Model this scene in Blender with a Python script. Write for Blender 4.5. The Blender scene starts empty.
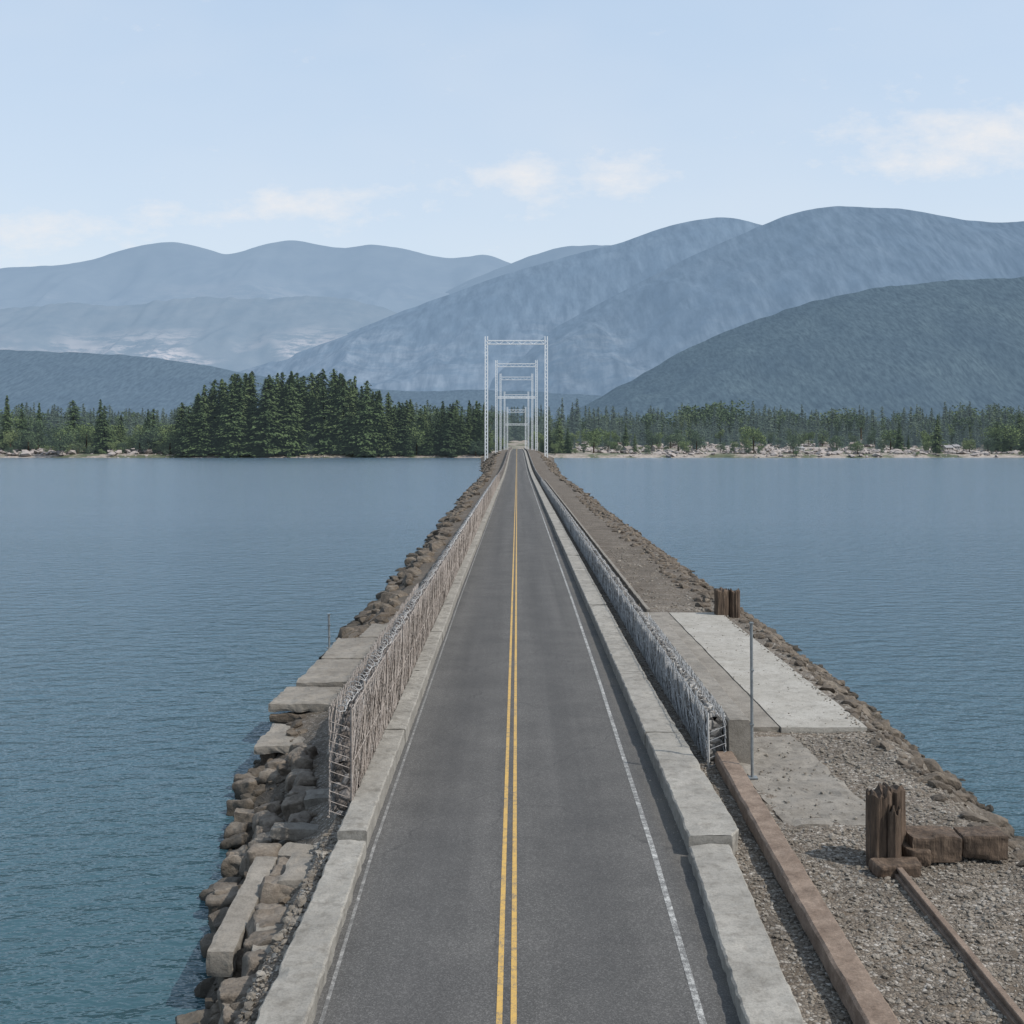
import bpy, bmesh, math, random
import numpy as np
from mathutils import Vector
random.seed(7); rng=np.random.default_rng(7)
scene=bpy.context.scene
CAMH=9.4
# ------------------------------------------------------------ helpers
def hsh(ix,iy,iz):
    n=(ix.astype(np.int64)*374761393+iy.astype(np.int64)*668265263+iz.astype(np.int64)*2147483647)&0xffffffff
    n=((n^(n>>13))*1274126177)&0xffffffff
    n=n^(n>>16)
    return (n&0xffffff)/float(0xffffff)
def vn(x,y,z=0.0):
    x=np.asarray(x,float);y=np.asarray(y,float)+0*x;z=np.asarray(z,float)+0*x
    ix=np.floor(x);iy=np.floor(y);iz=np.floor(z)
    fx=x-ix;fy=y-iy;fz=z-iz
    fx=fx*fx*(3-2*fx);fy=fy*fy*(3-2*fy);fz=fz*fz*(3-2*fz)
    r=0
    for a in(0,1):
        for b in(0,1):
            for c in(0,1):
                w=(fx if a else 1-fx)*(fy if b else 1-fy)*(fz if c else 1-fz)
                r=r+w*hsh(ix+a,iy+b,iz+c)
    return r*2-1
def fbm(x,y,z=0.0,o=4,g=.5):
    s=0;a=1;t=0
    for i in range(o):
        s=s+a*vn(np.asarray(x)*2**i+i*17.3,np.asarray(y)*2**i+i*9.1,np.asarray(z)*2**i+3.3*i);t+=a;a*=g
    return s/t
def worley(x,y):
    x=np.asarray(x,float);y=np.asarray(y,float)
    ix=np.floor(x);iy=np.floor(y);f1=np.full(x.shape,9.);f2=np.full(x.shape,9.)
    for a in(-1,0,1):
        for b in(-1,0,1):
            cx=ix+a+.1+.8*hsh(ix+a,iy+b,ix*0+3);cy=iy+b+.1+.8*hsh(ix+a,iy+b,ix*0+8)
            d=np.hypot(x-cx,y-cy)
            n=np.minimum(f1,d);f2=np.where(d<f1,f1,np.minimum(f2,d));f1=n
    return f1,f2
def mesh_obj(name,V,F,mats,parent=None,smooth=False,mi=None):
    V=np.asarray(V,dtype=np.float32)
    me=bpy.data.meshes.new(name)
    if isinstance(F,np.ndarray):
        n,k=F.shape
        me.vertices.add(len(V));me.vertices.foreach_set('co',V.ravel())
        me.loops.add(n*k);me.loops.foreach_set('vertex_index',F.astype(np.int32).ravel())
        me.polygons.add(n);me.polygons.foreach_set('loop_start',np.arange(0,n*k,k,dtype=np.int32))
        me.update(calc_edges=True);me.validate()
    else:
        me.from_pydata([tuple(map(float,v)) for v in V],[],F);me.update()
    for m in (mats if isinstance(mats,(list,tuple)) else [mats]): me.materials.append(m)
    if mi is not None: me.polygons.foreach_set('material_index',np.asarray(mi,dtype=np.int32))
    me.polygons.foreach_set('use_smooth',[smooth]*len(me.polygons))
    o=bpy.data.objects.new(name,me);scene.collection.objects.link(o)
    if parent:o.parent=parent
    return o
def empty(name):
    o=bpy.data.objects.new(name,None);scene.collection.objects.link(o);return o
def grid_faces(nr,nc):
    i=np.arange(nr-1)[:,None]*nc+np.arange(nc-1)[None,:]
    i=i.ravel()
    return np.stack([i,i+1,i+nc+1,i+nc],1)
class Acc:
    def __init__(s): s.V=[];s.F=[];s.n=0
    def add(s,V,F):
        V=np.asarray(V,float);F=np.asarray(F)
        s.V.append(V);s.F.append(F+s.n);s.n+=len(V)
    def build(s,name,mat,parent=None,smooth=False):
        return mesh_obj(name,np.concatenate(s.V),np.concatenate(s.F),mat,parent,smooth)
# ---- materials
def mat(name):
    m=bpy.data.materials.new(name);m.use_nodes=True
    nt=m.node_tree;b=nt.nodes['Principled BSDF'];return m,nt,b
def N(nt,t,**k):
    n=nt.nodes.new(t)
    for a,b in k.items():
        if a in n.inputs: n.inputs[a].default_value=b
        else: setattr(n,a,b)
    return n
def coords(nt,scale=(1,1,1),kind='Object'):
    tc=N(nt,'ShaderNodeTexCoord');mp=N(nt,'ShaderNodeMapping')
    mp.inputs['Scale'].default_value=scale
    nt.links.new(tc.outputs[kind],mp.inputs['Vector']);return mp.outputs[0]
def noise(nt,vec,scale,detail=4,rough=.55):
    n=N(nt,'ShaderNodeTexNoise',Scale=scale,Detail=detail,Roughness=rough);nt.links.new(vec,n.inputs['Vector']);return n.outputs['Fac']
def voro(nt,vec,scale,feature='F1',out='Distance'):
    n=N(nt,'ShaderNodeTexVoronoi',Scale=scale);n.feature=feature;nt.links.new(vec,n.inputs['Vector']);return n.outputs[out]
def ramp(nt,fac,stops):
    r=N(nt,'ShaderNodeValToRGB');e=r.color_ramp.elements
    while len(e)<len(stops): e.new(.5)
    for el,(p,c) in zip(e,stops):
        el.position=p;el.color=(c[0],c[1],c[2],1) if not isinstance(c,(int,float)) else (c,c,c,1)
    nt.links.new(fac,r.inputs[0]);return r.outputs[0]
def mix(nt,f,a,b,mode='MIX'):
    m=N(nt,'ShaderNodeMix',data_type='RGBA',blend_type=mode)
    for s,v in((m.inputs[0],f),(m.inputs[6],a),(m.inputs[7],b)):
        if isinstance(v,(int,float)): s.default_value=v
        elif isinstance(v,tuple): s.default_value=(*v,1)
        else: nt.links.new(v,s)
    return m.outputs[2]
def mth(nt,op,a,b=0.0,clamp=False):
    m=N(nt,'ShaderNodeMath',operation=op,use_clamp=clamp)
    for s,v in((m.inputs[0],a),(m.inputs[1],b)):
        if isinstance(v,(int,float)): s.default_value=v
        else: nt.links.new(v,s)
    return m.outputs[0]
def bump(nt,b,h,strength,dist):
    n=N(nt,'ShaderNodeBump',Strength=strength,Distance=dist);nt.links.new(h,n.inputs['Height'])
    nt.links.new(n.outputs[0],b.inputs['Normal']);return n
def nolight(m):
    try: m.cycles.emission_sampling='NONE'
    except Exception: pass

def M_asphalt():
    m,nt,b=mat('asphalt');v=coords(nt);vs=coords(nt,(1,.02,1))
    big=noise(nt,vs,1.1,3);fine=noise(nt,v,48,2,.75);mid=noise(nt,v,.45,5,.65);grit=voro(nt,v,40,'F1','Color')
    sep=N(nt,'ShaderNodeSeparateColor');nt.links.new(grit,sep.inputs[0])
    c=ramp(nt,big,[(.32,(.060,.059,.057)),(.68,(.104,.101,.097))])
    c=mix(nt,.45,c,ramp(nt,mid,[(.32,(.054,.053,.052)),(.7,(.114,.110,.105))]))
    c=mix(nt,1.0,c,ramp(nt,fine,[(.25,.6),(.5,1.0),(.78,1.45)]),'MULTIPLY')
    c=mix(nt,1.0,c,ramp(nt,sep.outputs[0],[(0,.72),(.7,1.0),(1,1.5)]),'MULTIPLY')
    geo=N(nt,'ShaderNodeNewGeometry');sx=N(nt,'ShaderNodeSeparateXYZ');nt.links.new(geo.outputs['Position'],sx.inputs[0])
    lane=None
    for xc in(-1.75,1.45):
        q=mth(nt,'DIVIDE',mth(nt,'SUBTRACT',sx.outputs[0],xc),.75);q=mth(nt,'EXPONENT',mth(nt,'MULTIPLY',mth(nt,'MULTIPLY',q,q),-1.))
        lane=q if lane is None else mth(nt,'ADD',lane,q)
    c=mix(nt,mth(nt,'MULTIPLY',lane,.30),c,(.045,.045,.046))
    gd=mth(nt,'MULTIPLY',mth(nt,'SUBTRACT',sx.outputs[0],3.35),2.2,True)
    c=mix(nt,mth(nt,'MULTIPLY',gd,ramp(nt,mid,[(.4,.1),(.6,.6)])),c,(.12,.105,.085))
    wv=N(nt,'ShaderNodeVectorMath',operation='ADD');nz=N(nt,'ShaderNodeTexNoise',Scale=.8,Detail=3);nt.links.new(v,nz.inputs['Vector'])
    nt.links.new(coords(nt,(1,.45,1)),wv.inputs[0]);nt.links.new(nz.outputs['Color'],wv.inputs[1])
    cr=voro(nt,wv.outputs[0],.22,'DISTANCE_TO_EDGE','Distance')
    ck=mth(nt,'MULTIPLY',ramp(nt,cr,[(0,1.0),(.005,0.0)]),ramp(nt,mid,[(.44,0.0),(.56,.6)]))
    c=mix(nt,ck,c,(.03,.03,.03))
    nt.links.new(c,b.inputs['Base Color']);b.inputs['Roughness'].default_value=.9;b.inputs['Specular IOR Level'].default_value=.3
    bump(nt,b,fine,.4,.012);return m
def M_paint(col,name,wear=.5):
    m,nt,b=mat(name);v=coords(nt)
    f=noise(nt,v,5,5,.7);g=noise(nt,v,50,3,.7);l=noise(nt,v,.5,3)
    w=mth(nt,'ADD',mth(nt,'MULTIPLY',f,.45),mth(nt,'MULTIPLY',g,.4));w=mth(nt,'ADD',w,mth(nt,'MULTIPLY',l,.15))
    c=mix(nt,ramp(nt,w,[(wear-.09,0.0),(wear+.05,1.0)]),(.10,.098,.094),col)
    nt.links.new(c,b.inputs['Base Color']);b.inputs['Roughness'].default_value=.7;return m
def M_concrete(name,c0,c1,stain=.5,rough_scale=1.0):
    m,nt,b=mat(name);v=coords(nt)
    a=noise(nt,v,.7*rough_scale,5,.65);f=noise(nt,v,22,4,.75);s=noise(nt,v,3.1,5,.7)
    c=ramp(nt,a,[(.3,c0),(.7,c1)])
    c=mix(nt,1.0,c,ramp(nt,f,[(.25,.62),(.5,1.0),(.8,1.22)]),'MULTIPLY')
    c=mix(nt,mth(nt,'MULTIPLY',ramp(nt,s,[(.48,0.0),(.7,1.0)]),stain),c,(.085,.075,.06))
    nt.links.new(c,b.inputs['Base Color']);b.inputs['Roughness'].default_value=.9
    bump(nt,b,f,.6,.025);return m
def M_stone(name,cols,scale,bd=.06,edge_dark=.6):
    m,nt,b=mat(name);v=coords(nt)
    col=voro(nt,v,scale,'F1','Color');e=voro(nt,v,scale,'DISTANCE_TO_EDGE','Distance')
    sep=N(nt,'ShaderNodeSeparateColor');nt.links.new(col,sep.inputs[0])
    n=len(cols);c=ramp(nt,sep.outputs[0],[(i/(n-1),cc) for i,cc in enumerate(cols)])
    f=noise(nt,v,scale*5,4,.7);l=noise(nt,v,.6,4,.6)
    c=mix(nt,1.0,c,ramp(nt,f,[(.25,.6),(.5,1.0),(.8,1.35)]),'MULTIPLY')
    c=mix(nt,1.0,c,ramp(nt,e,[(0,1-edge_dark),(.12,1.0)]),'MULTIPLY')  # darker along the edges of each stone cell
    c=mix(nt,1.0,c,ramp(nt,l,[(.3,.7),(.7,1.15)]),'MULTIPLY')
    nt.links.new(c,b.inputs['Base Color']);b.inputs['Roughness'].default_value=.92
    h=mth(nt,'ADD',ramp(nt,e,[(0,0.0),(.25,1.0)]),mth(nt,'MULTIPLY',f,.4))
    bump(nt,b,h,.9,bd);return m
def M_gravel():
    m,nt,b=mat('gravel');v=coords(nt)
    col=voro(nt,v,13,'F1','Color');e=voro(nt,v,13,'DISTANCE_TO_EDGE','Distance')
    sep=N(nt,'ShaderNodeSeparateColor');nt.links.new(col,sep.inputs[0])
    c=ramp(nt,sep.outputs[0],[(0,(.085,.068,.052)),(.4,(.165,.138,.108)),(.75,(.23,.20,.165)),(1,(.36,.335,.30))])
    c=mix(nt,1.0,c,ramp(nt,e,[(0,.35),(.15,1.0)]),'MULTIPLY')
    l=noise(nt,v,.35,5,.65);l2=noise(nt,v,1.7,4,.7)
    c=mix(nt,ramp(nt,l2,[(.5,0.0),(.68,.75)]),c,(.105,.078,.052))
    c=mix(nt,1.0,c,ramp(nt,l,[(.3,.6),(.7,1.2)]),'MULTIPLY')
    geo=N(nt,'ShaderNodeNewGeometry');sx=N(nt,'ShaderNodeSeparateXYZ');nt.links.new(geo.outputs['Position'],sx.inputs[0])
    far=mth(nt,'MULTIPLY',mth(nt,'SUBTRACT',sx.outputs[1],58.),.08,True)
    c=mix(nt,mth(nt,'MULTIPLY',far,ramp(nt,l,[(.3,.8),(.7,.3)])),c,(.066,.050,.035))
    wl=mth(nt,'ADD',mth(nt,'MULTIPLY',sx.outputs[2],.55),1.1,True)
    c=mix(nt,wl,(.045,.036,.026),c)
    nt.links.new(c,b.inputs['Base Color']);b.inputs['Roughness'].default_value=.93
    bump(nt,b,mth(nt,'ADD',e,mth(nt,'MULTIPLY',l2,.3)),.8,.06);return m
def M_rock(name,c0,c1,c2):
    m,nt,b=mat(name);v=coords(nt)
    a=noise(nt,v,.9,5,.7);f=noise(nt,v,9,5,.75)
    c=ramp(nt,a,[(.3,c0),(.5,c1),(.72,c2)])
    c=mix(nt,1.0,c,ramp(nt,f,[(.25,.5),(.5,1.0),(.8,1.4)]),'MULTIPLY')
    geo=N(nt,'ShaderNodeNewGeometry');sx=N(nt,'ShaderNodeSeparateXYZ');nt.links.new(geo.outputs['Position'],sx.inputs[0])
    wl=mth(nt,'ADD',mth(nt,'MULTIPLY',sx.outputs[2],1.4),2.9,True)
    c=mix(nt,wl,(.022,.02,.014),c)
    nt.links.new(c,b.inputs['Base Color']);b.inputs['Roughness'].default_value=.88
    bump(nt,b,f,.8,.08);return m
def M_rust(name,c0=(.075,.035,.02),c1=(.21,.125,.08)):
    m,nt,b=mat(name);v=coords(nt);a=noise(nt,v,2.2,6,.75);f=noise(nt,v,30,3,.7)
    c=ramp(nt,a,[(.3,c0),(.68,c1)]);c=mix(nt,1.0,c,ramp(nt,f,[(.25,.6),(.75,1.35)]),'MULTIPLY')
    nt.links.new(c,b.inputs['Base Color']);b.inputs['Roughness'].default_value=.85;bump(nt,b,f,.5,.015);return m
def M_wood():
    m,nt,b=mat('weathered_timber');v=coords(nt,(1,1,.12));a=noise(nt,v,9,6,.75);g=noise(nt,coords(nt),1.3,4)
    c=ramp(nt,a,[(.3,(.028,.019,.013)),(.55,(.10,.068,.046)),(.78,(.24,.18,.13))])
    c=mix(nt,1.0,c,ramp(nt,g,[(.3,.65),(.7,1.25)]),'MULTIPLY')
    nt.links.new(c,b.inputs['Base Color']);b.inputs['Roughness'].default_value=.9;bump(nt,b,a,1.0,.06);return m
def M_plain(name,c,r=.5,metal=0):
    m,nt,b=mat(name);v=coords(nt);a=noise(nt,v,6,3,.7)
    cc=mix(nt,1.0,c,ramp(nt,a,[(.3,.7),(.7,1.15)]),'MULTIPLY');nt.links.new(cc,b.inputs['Base Color'])
    b.inputs['Roughness'].default_value=r;b.inputs['Metallic'].default_value=metal;return m
asphalt=M_asphalt()
yellow=M_paint((.46,.29,.075),'yellow_road_paint',.47);white=M_paint((.46,.46,.44),'white_road_paint',.55)
conc=M_concrete('kerb_concrete',(.18,.17,.15),(.30,.285,.255),.6)
conc_l=M_concrete('pad_concrete',(.25,.235,.205),(.33,.315,.285),.4)
conc_d=M_concrete('old_slab_concrete',(.145,.13,.11),(.24,.22,.19),.6)
gabL=M_stone('gabion_stone_taupe',[(.07,.058,.05),(.13,.112,.10),(.20,.18,.168),(.30,.285,.275)],4.2)
gabR=M_stone('gabion_stone_grey',[(.09,.082,.074),(.17,.16,.148),(.25,.24,.225),(.36,.35,.33)],4.2,edge_dark=.5)
gravel=M_gravel()
rock=M_rock('riprap_rock',(.045,.036,.027),(.10,.08,.06),(.19,.16,.125))
pebble=M_rock('pebble_rock',(.095,.08,.062),(.18,.158,.13),(.34,.32,.285))
beamrust=M_rust('rusty_beam_steel',(.085,.056,.038),(.225,.17,.13));rustwire=M_rust('rusty_wire',(.16,.13,.11),(.34,.31,.285))
wire=M_plain('galvanised_wire',(.40,.40,.395),.6,.1)
galv=M_plain('galvanised_steel',(.22,.24,.25),.5,.4)
paintsteel=M_plain('pale_painted_steel',(.72,.74,.75),.5)
wood=M_wood()
# ------------------------------------------------------------ layout functions
Y0=-20.
def sm(a,b,y):
    t=np.clip((np.asarray(y,float)-a)/(b-a),0,1);return t*t*(3-2*t)
def P(y): return 5.2*sm(300,660,y)
def itp(xs,ys): return lambda y: np.interp(y,xs,ys)
WL=itp([-20,15,21.6,27.5,38,60,200,400,640,900],[-5.5,-5.7,-6.2,-7.3,-9.2,-9.9,-10.8,-12,-21,-30])
CL=itp([-20,15,21.6,27.5,36,40,58,62,200,400,640,900],[-4.9,-4.95,-5.1,-5.7,-7.1,-8.3,-8.6,-7.7,-8.4,-9,-11,-14])
WR=itp([-20,15,30,50,200,400,640,900],[13,13.6,14.5,15.1,15.2,15.8,22,30])
CR=itp([-20,15,30,50,200,400,640,900],[10.6,11.0,11.6,12.2,12,11.8,12,14])
RL=itp([-20,18,25.6,66,950],[-3.2,-3.32,-3.47,-3.6,-3.6])
RW=itp([-20,18,25.5,45,66,950],[2.95,3.02,3.15,3.27,3.32,3.35])
KRi=itp([-20,17,25.5,40,950],[3.55,3.6,3.92,4.0,4.0])
KRo=itp([-20,17,25,25.6,40,950],[4.5,4.52,4.85,5.15,5.0,5.0])
KLo=itp([-20,18,950],[-4.12,-4.14,-4.14])
def ground(X,Y):
    wl,cl,wr,cr=WL(Y),CL(Y),WR(Y),CR(Y);p=P(Y)
    zl=np.interp(Y,[15,30,45,60,950],[-.9,-1.0,-.85,-.7,-.7])
    z=np.zeros_like(X)-.06+p
    t=np.clip((X+4.6)/(cl+4.6),0,1);z=np.where(X<-4.6,-.15+(zl+.15)*t**.8+p,z)
    t=np.clip((X-cl)/(wl-cl),0,2);z=np.where(X<cl,(zl+p)*(1-t)-2.05*t,z)
    t=np.clip((X-cr)/(wr-cr),0,2);z=np.where(X>cr,(p-.06)*(1-t)-2.0*t,z)
    off=np.where((X<-4.4)|(X>4.9),1.,0.)
    z=z+off*(fbm(X*.9,Y*.9,2.2,4)*.10)
    sl=np.clip(np.maximum((cl+.5-X),(X-cr+.5)),0,1)
    z=z+sl*(fbm(X*.7,Y*.7,7.7,4)*.45)
    return z
rows=np.concatenate([np.arange(Y0,14,1.),np.arange(14,70,.2),np.arange(70,150,.5),np.arange(150,951,4.)])
segs=[(lambda y:WL(y)-5,8),(WL,20),(CL,22),(lambda y:0*y-4.6,6),(lambda y:0*y+4.9,54),(CR,24),(WR,8),(lambda y:WR(y)+5,0)]
cols=[]
for i in range(len(segs)-1):
    a=segs[i][0](rows);b=segs[i+1][0](rows);n=segs[i][1]
    for k in range(n): cols.append(a+(b-a)*k/n)
cols.append(segs[-1][0](rows))
X=np.stack(cols,1);Yg=np.repeat(rows[:,None],X.shape[1],1)
Z=ground(X,Yg)
mesh_obj('causeway_embankment',np.stack([X,Yg,Z],-1).reshape(-1,3),grid_faces(*X.shape),gravel,smooth=True)
def ribbon(name,fa,fb,dz,m,rws=rows,nx=2):
    t=np.linspace(0,1,nx)[None,:];a=fa(rws)[:,None];b=fb(rws)[:,None]
    X=a+(b-a)*t;Yy=np.repeat(rws[:,None],nx,1);Z=P(Yy)+dz
    return mesh_obj(name,np.stack([X,Yy,Z],-1).reshape(-1,3),grid_faces(len(rws),nx),m)
ribbon('asphalt_road',lambda y:RL(y)-.05,lambda y:KRi(y)+.05,0,asphalt,nx=6)
mk=empty('road_markings')
for k,(c,w) in enumerate([(-.29,.1),(-.055,.1)]):
    ribbon('yellow_line_%d'%(k+1),lambda y,c=c,w=w:c-w/2+0*y,lambda y,c=c,w=w:c+w/2+0*y,.006,yellow).parent=mk
ribbon('edge_line',lambda y:RW(y)-.06,lambda y:RW(y)+.06,.006,white).parent=mk
ribbon('gutter_line',lambda y:RL(y)+.10,lambda y:RL(y)+.17,.006,M_paint((.34,.335,.32),'faded_white_paint',.57)).parent=mk
# ------------------------------------------------------------ prism along Y
def strip(acc,fa,fb,y0,y1,z0,z1,step,bev=.03,jit=.012,rel=True,seed=0,nt=4):
    ys=np.linspace(y0,y1,max(2,int((y1-y0)/step)+1));a=fa(ys);b=fb(ys)
    R=[]
    def row(x,z): R.append(np.stack([x,ys,z+P(ys) if rel else z+0*ys],1))
    row(a,z0+0*ys);row(a,(z0+z1)/2+0*ys);row(a,z1-bev+0*ys);row(a+bev,z1+0*ys)
    for k in range(1,nt): row(a+bev+(b-a-2*bev)*k/nt,z1+0*ys)
    row(b-bev,z1+0*ys);row(b,z1-bev+0*ys);row(b,(z0+z1)/2+0*ys);row(b,z0+0*ys)
    V=np.stack(R,1)
    ny,npf=V.shape[:2];Vf=V.reshape(-1,3)
    if jit>0:
        for ax in (0,2):
            Vf[:,ax]+=jit*fbm(Vf[:,0]*4+ax*31+seed,Vf[:,1]*4,Vf[:,2]*4,3)*1.6
        ch=np.clip(vn(Vf[:,1]*1.3+seed,Vf[:,0]*2,5.5)-.35,0,1)*jit*8
        tp=np.tile(np.array([0,0,1,1]+[0]*(nt-1)+[1,1,0,0]),ny)
        Vf[:,2]-=ch*tp
    F=grid_faces(ny,npf)[:,::-1]
    acc.add(Vf,F)
    for r,fl in((0,False),(ny-1,True)):
        base=r*npf;qs=[]
        n=npf
        for k in range(n//2):
            i,j=k,n-1-k
            if j-i<2: break
            q=[base+i,base+i+1,base+j-1,base+j];
            qs.append(q[::-1] if fl else q)
        acc.F.append(np.array(qs)+acc.n-len(Vf))
def kerb(name,fa,fb,spans):
    par=empty(name);i=0
    acc=Acc()
    for (y0,y1,L,z1,step) in spans:
        y=y0
        while y<y1-.1:
            e=min(y+L,y1);dz=random.uniform(-.015,.015);dx=random.uniform(-.018,.018)
            strip(acc,lambda q:fa(q)+dx,lambda q:fb(q)+dx,y,e-.02,-.3,z1+dz,step,seed=i*3.1,jit=.024,bev=.035);y=e;i+=1
    acc.build('kerb_blocks',conc,par);return par
kerb('concrete_kerb',lambda y:KLo(y),lambda y:RL(y),[(-20,14,8.5,.32,1),(14,25.3,11.3,.32,.1),(25.45,150,9,.47,.12),(150,942,33,.47,4)])
kerb('concrete_kerb',lambda y:KRi(y),lambda y:KRo(y),[(-20,14,8.5,.32,1),(14,25.0,11.,.32,.1),(25.1,150,9,.47,.12),(150,942,33,.47,4)])
a=Acc();strip(a,lambda y:7.25+0*y,lambda y:7.47+0*y,61.5,290,-.2,.14,.5,bev=.02,jit=.03);a.build('concrete_edging',conc_d)
# ------------------------------------------------------------ gabion walls
def gabion(name,x0,x1,ya,yb,zb,ht,mst,mw,wr,face_sign,coil):
    par=empty(name)
    ys=np.concatenate([np.arange(ya+.3,min(yb,110),.09),np.arange(110,200,.5),np.arange(200,yb,3.)])
    prof=[]
    nv=max(8,int(ht/.10))
    for k in range(nv+1): prof.append((x0,k/nv,-1,0))
    for k in range(1,6): prof.append((x0+(x1-x0)*k/6,1.0,0,1))
    for k in range(nv,-1,-1): prof.append((x1,k/nv,1,0))
    pr=np.array(prof);ny=len(ys);n_=len(pr)
    hh=ht*(1-.25*sm(100,500,ys))*(.92-.5*np.exp(-(ys-ya)/1.6)*(ht>2))+.24*fbm(ys*.9,ys*0+x0,0,5)
    Xv=np.repeat(pr[None,:,0],ny,0);Yv=np.repeat(ys[:,None],n_,1);Zv=zb+hh[:,None]*pr[None,:,1]+P(Yv)
    u=np.cumsum(np.r_[0,np.hypot(np.diff(pr[:,0]),np.diff(pr[:,1])*ht)])
    f1,f2=worley(Yv*4.2,np.repeat(u[None,:],ny,0)*4.2+x0)
    d=(np.clip((f2-f1)*1.6,0,.6)-.3)*.18
    d=np.where(Yv>150,d*.6,d)
    Xv=Xv+d*pr[None,:,2]+.05*fbm(Yv*.6,Zv,x0,3)
    Zv=Zv+d*pr[None,:,3]*1.3
    V=np.stack([Xv,Yv,Zv],-1).reshape(-1,3)
    F=grid_faces(ny,n_)[:,::-1]
    cap=[]
    for r in(0,ny-1):
        for k in range(n_//2):
            i,j=k,n_-1-k
            if j-i<2:break
            q=[r*n_+i,r*n_+i+1,r*n_+j-1,r*n_+j];cap.append(q if r==0 else q[::-1])
    mesh_obj('stone_fill',V,np.concatenate([F,np.array(cap)]),mst,par,smooth=False)
    def seg(acc,p,q,r):
        p=np.array(p,float);q=np.array(q,float);d=q-p;d/=np.linalg.norm(d)
        a=np.cross(d,[0,0,1]);
        if np.linalg.norm(a)<.1:a=np.cross(d,[1,0,0])
        a/=np.linalg.norm(a);b=np.cross(d,a)
        o=[a*r,b*r,-a*r,-b*r]
        acc.add([p+k for k in o]+[q+k for k in o],[[0,1,5,4],[1,2,6,5],[2,3,7,6],[3,0,4,7]])
    acc=Acc()
    for (xs,lim) in ((face_sign[0],130.),(face_sign[1],50.)):
        y=ya-ht
        while y<lim:
            s=.21 if y<60 else .5
            rr=wr if y<60 else wr*1.6
            for sg in(1,-1):
                jo=random.uniform(-.05,.05);top=ht+random.uniform(.02,.16)
                a=[xs,y+jo,zb];b=[xs,y+top+jo,zb+top]
                if sg<0:a,b=[xs,y+top+jo,zb],[xs,y+jo,zb+top]
                if a[1]<ya or b[1]<ya:
                    lo,hi=(a,b) if a[1]<b[1] else (b,a)
                    if hi[1]<=ya: continue
                    t=(ya-lo[1])/(hi[1]-lo[1]);z=lo[2]+(hi[2]-lo[2])*t;a,b=[xs,ya,z],hi
                pts=[np.array(a)+(np.array(b)-np.array(a))*t+(np.array([random.uniform(-.05,.03),random.uniform(-.05,.05),0]) if 0<t<1 else 0) for t in(0,.33,.66,1)]
                for i in range(3): seg(acc,pts[i],pts[i+1],rr)
            y+=s
        if xs==face_sign[0]:
            for z in (zb+ht*.5,zb+ht+.05):
                y=ya
                while y<lim:
                    seg(acc,[xs,y,z+random.uniform(-.03,.03)],[xs,y+2.4,z+random.uniform(-.03,.03)],wr*1.5);y+=2.4
    for k in range(int(ht/.25)):
        seg(acc,[face_sign[0],ya,zb+k*.25],[face_sign[1],ya,zb+k*.25+.2],wr)
    acc.build('wire_mesh',mw,par)
    acc=Acc();xm=(x0+x1)/2;y=ya;ph=0;prev=None
    while y<240:
        R=coil*(1+.3*math.sin(y*1.7));st=.07 if y<70 else .22
        q=[xm+R*1.1*math.cos(ph)+random.uniform(-.03,.03),y,zb+ht*float(1-.25*sm(100,500,y))+.02+R*math.sin(ph)+random.uniform(-.03,.03)]
        if prev: seg(acc,prev,q,.009 if y<70 else .018)
        prev=q;y+=st;ph+=.85 if y<70 else 1.5
    acc.build('top_coil',wire,par)
    acc=Acc()
    y=ya
    while y<260:
        xs=face_sign[0];h=ht+random.uniform(.05,.25);l=random.uniform(-.05,.05)
        seg(acc,[xs,y,zb-.1],[xs+l,y+l,zb+h],.035 if y<90 else .05);
        y+=2.4
    acc.build('posts',mw,par)
    return par
gabion('gabion_wall',-4.60,-4.26,27.6,936,.0,2.7,gabL,rustwire,.010,(-4.14,-4.72),.12)
gabion('gabion_wall',5.72,6.02,32.2,936,-.05,1.45,gabR,wire,.009,(5.62,6.12),.08)
# ------------------------------------------------------------ rocks
def ico(sub):
    bm=bmesh.new();bmesh.ops.create_icosphere(bm,subdivisions=sub,radius=1);bm.verts.ensure_lookup_table()
    V=np.array([v.co[:] for v in bm.verts]);F=np.array([[v.index for v in f.verts] for f in bm.faces]);bm.free();return V,F
def protos(sub,n,amp,box=.5):
    V,F=ico(sub);out=[]
    for i in range(n):
        W=V.copy()
        m=np.abs(W).max(1,keepdims=True);W=W*(1-box)+W/m*box*.85
        for k in range(7):
            d=rng.normal(size=3);d/=np.linalg.norm(d);c=rng.uniform(.55,.85)
            s=W@d;ov=np.clip(s-c,0,None);W=W-ov[:,None]*d
        r=1+amp*fbm(W[:,0]*1.5+i*7,W[:,1]*1.5,W[:,2]*1.5,3);out.append(W*r[:,None])
    return out,F
def scatter(acc,pr,F,pos,size,flat=.7,elong=.4,yaw=None,tilt=.6):
    n=len(pos)
    for k in range(n):
        W=pr[rng.integers(len(pr))]
        s=size[k]*np.array([1+rng.uniform(-elong,elong),1+rng.uniform(-elong,elong),flat*rng.uniform(.7,1.2)])
        a=rng.uniform(0,6.28) if yaw is None else yaw+rng.uniform(-.3,.3);b=rng.uniform(-tilt,tilt)*.6;c=rng.uniform(-tilt,tilt)*.6
        ca,sa,cb,sb,cc,sc=math.cos(a),math.sin(a),math.cos(b),math.sin(b),math.cos(c),math.sin(c)
        R=np.array([[ca,-sa,0],[sa,ca,0],[0,0,1]])@np.array([[1,0,0],[0,cb,-sb],[0,sb,cb]])@np.array([[cc,0,sc],[0,1,0],[-sc,0,cc]])
        acc.add((W*s)@R.T+pos[k],F)
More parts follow.
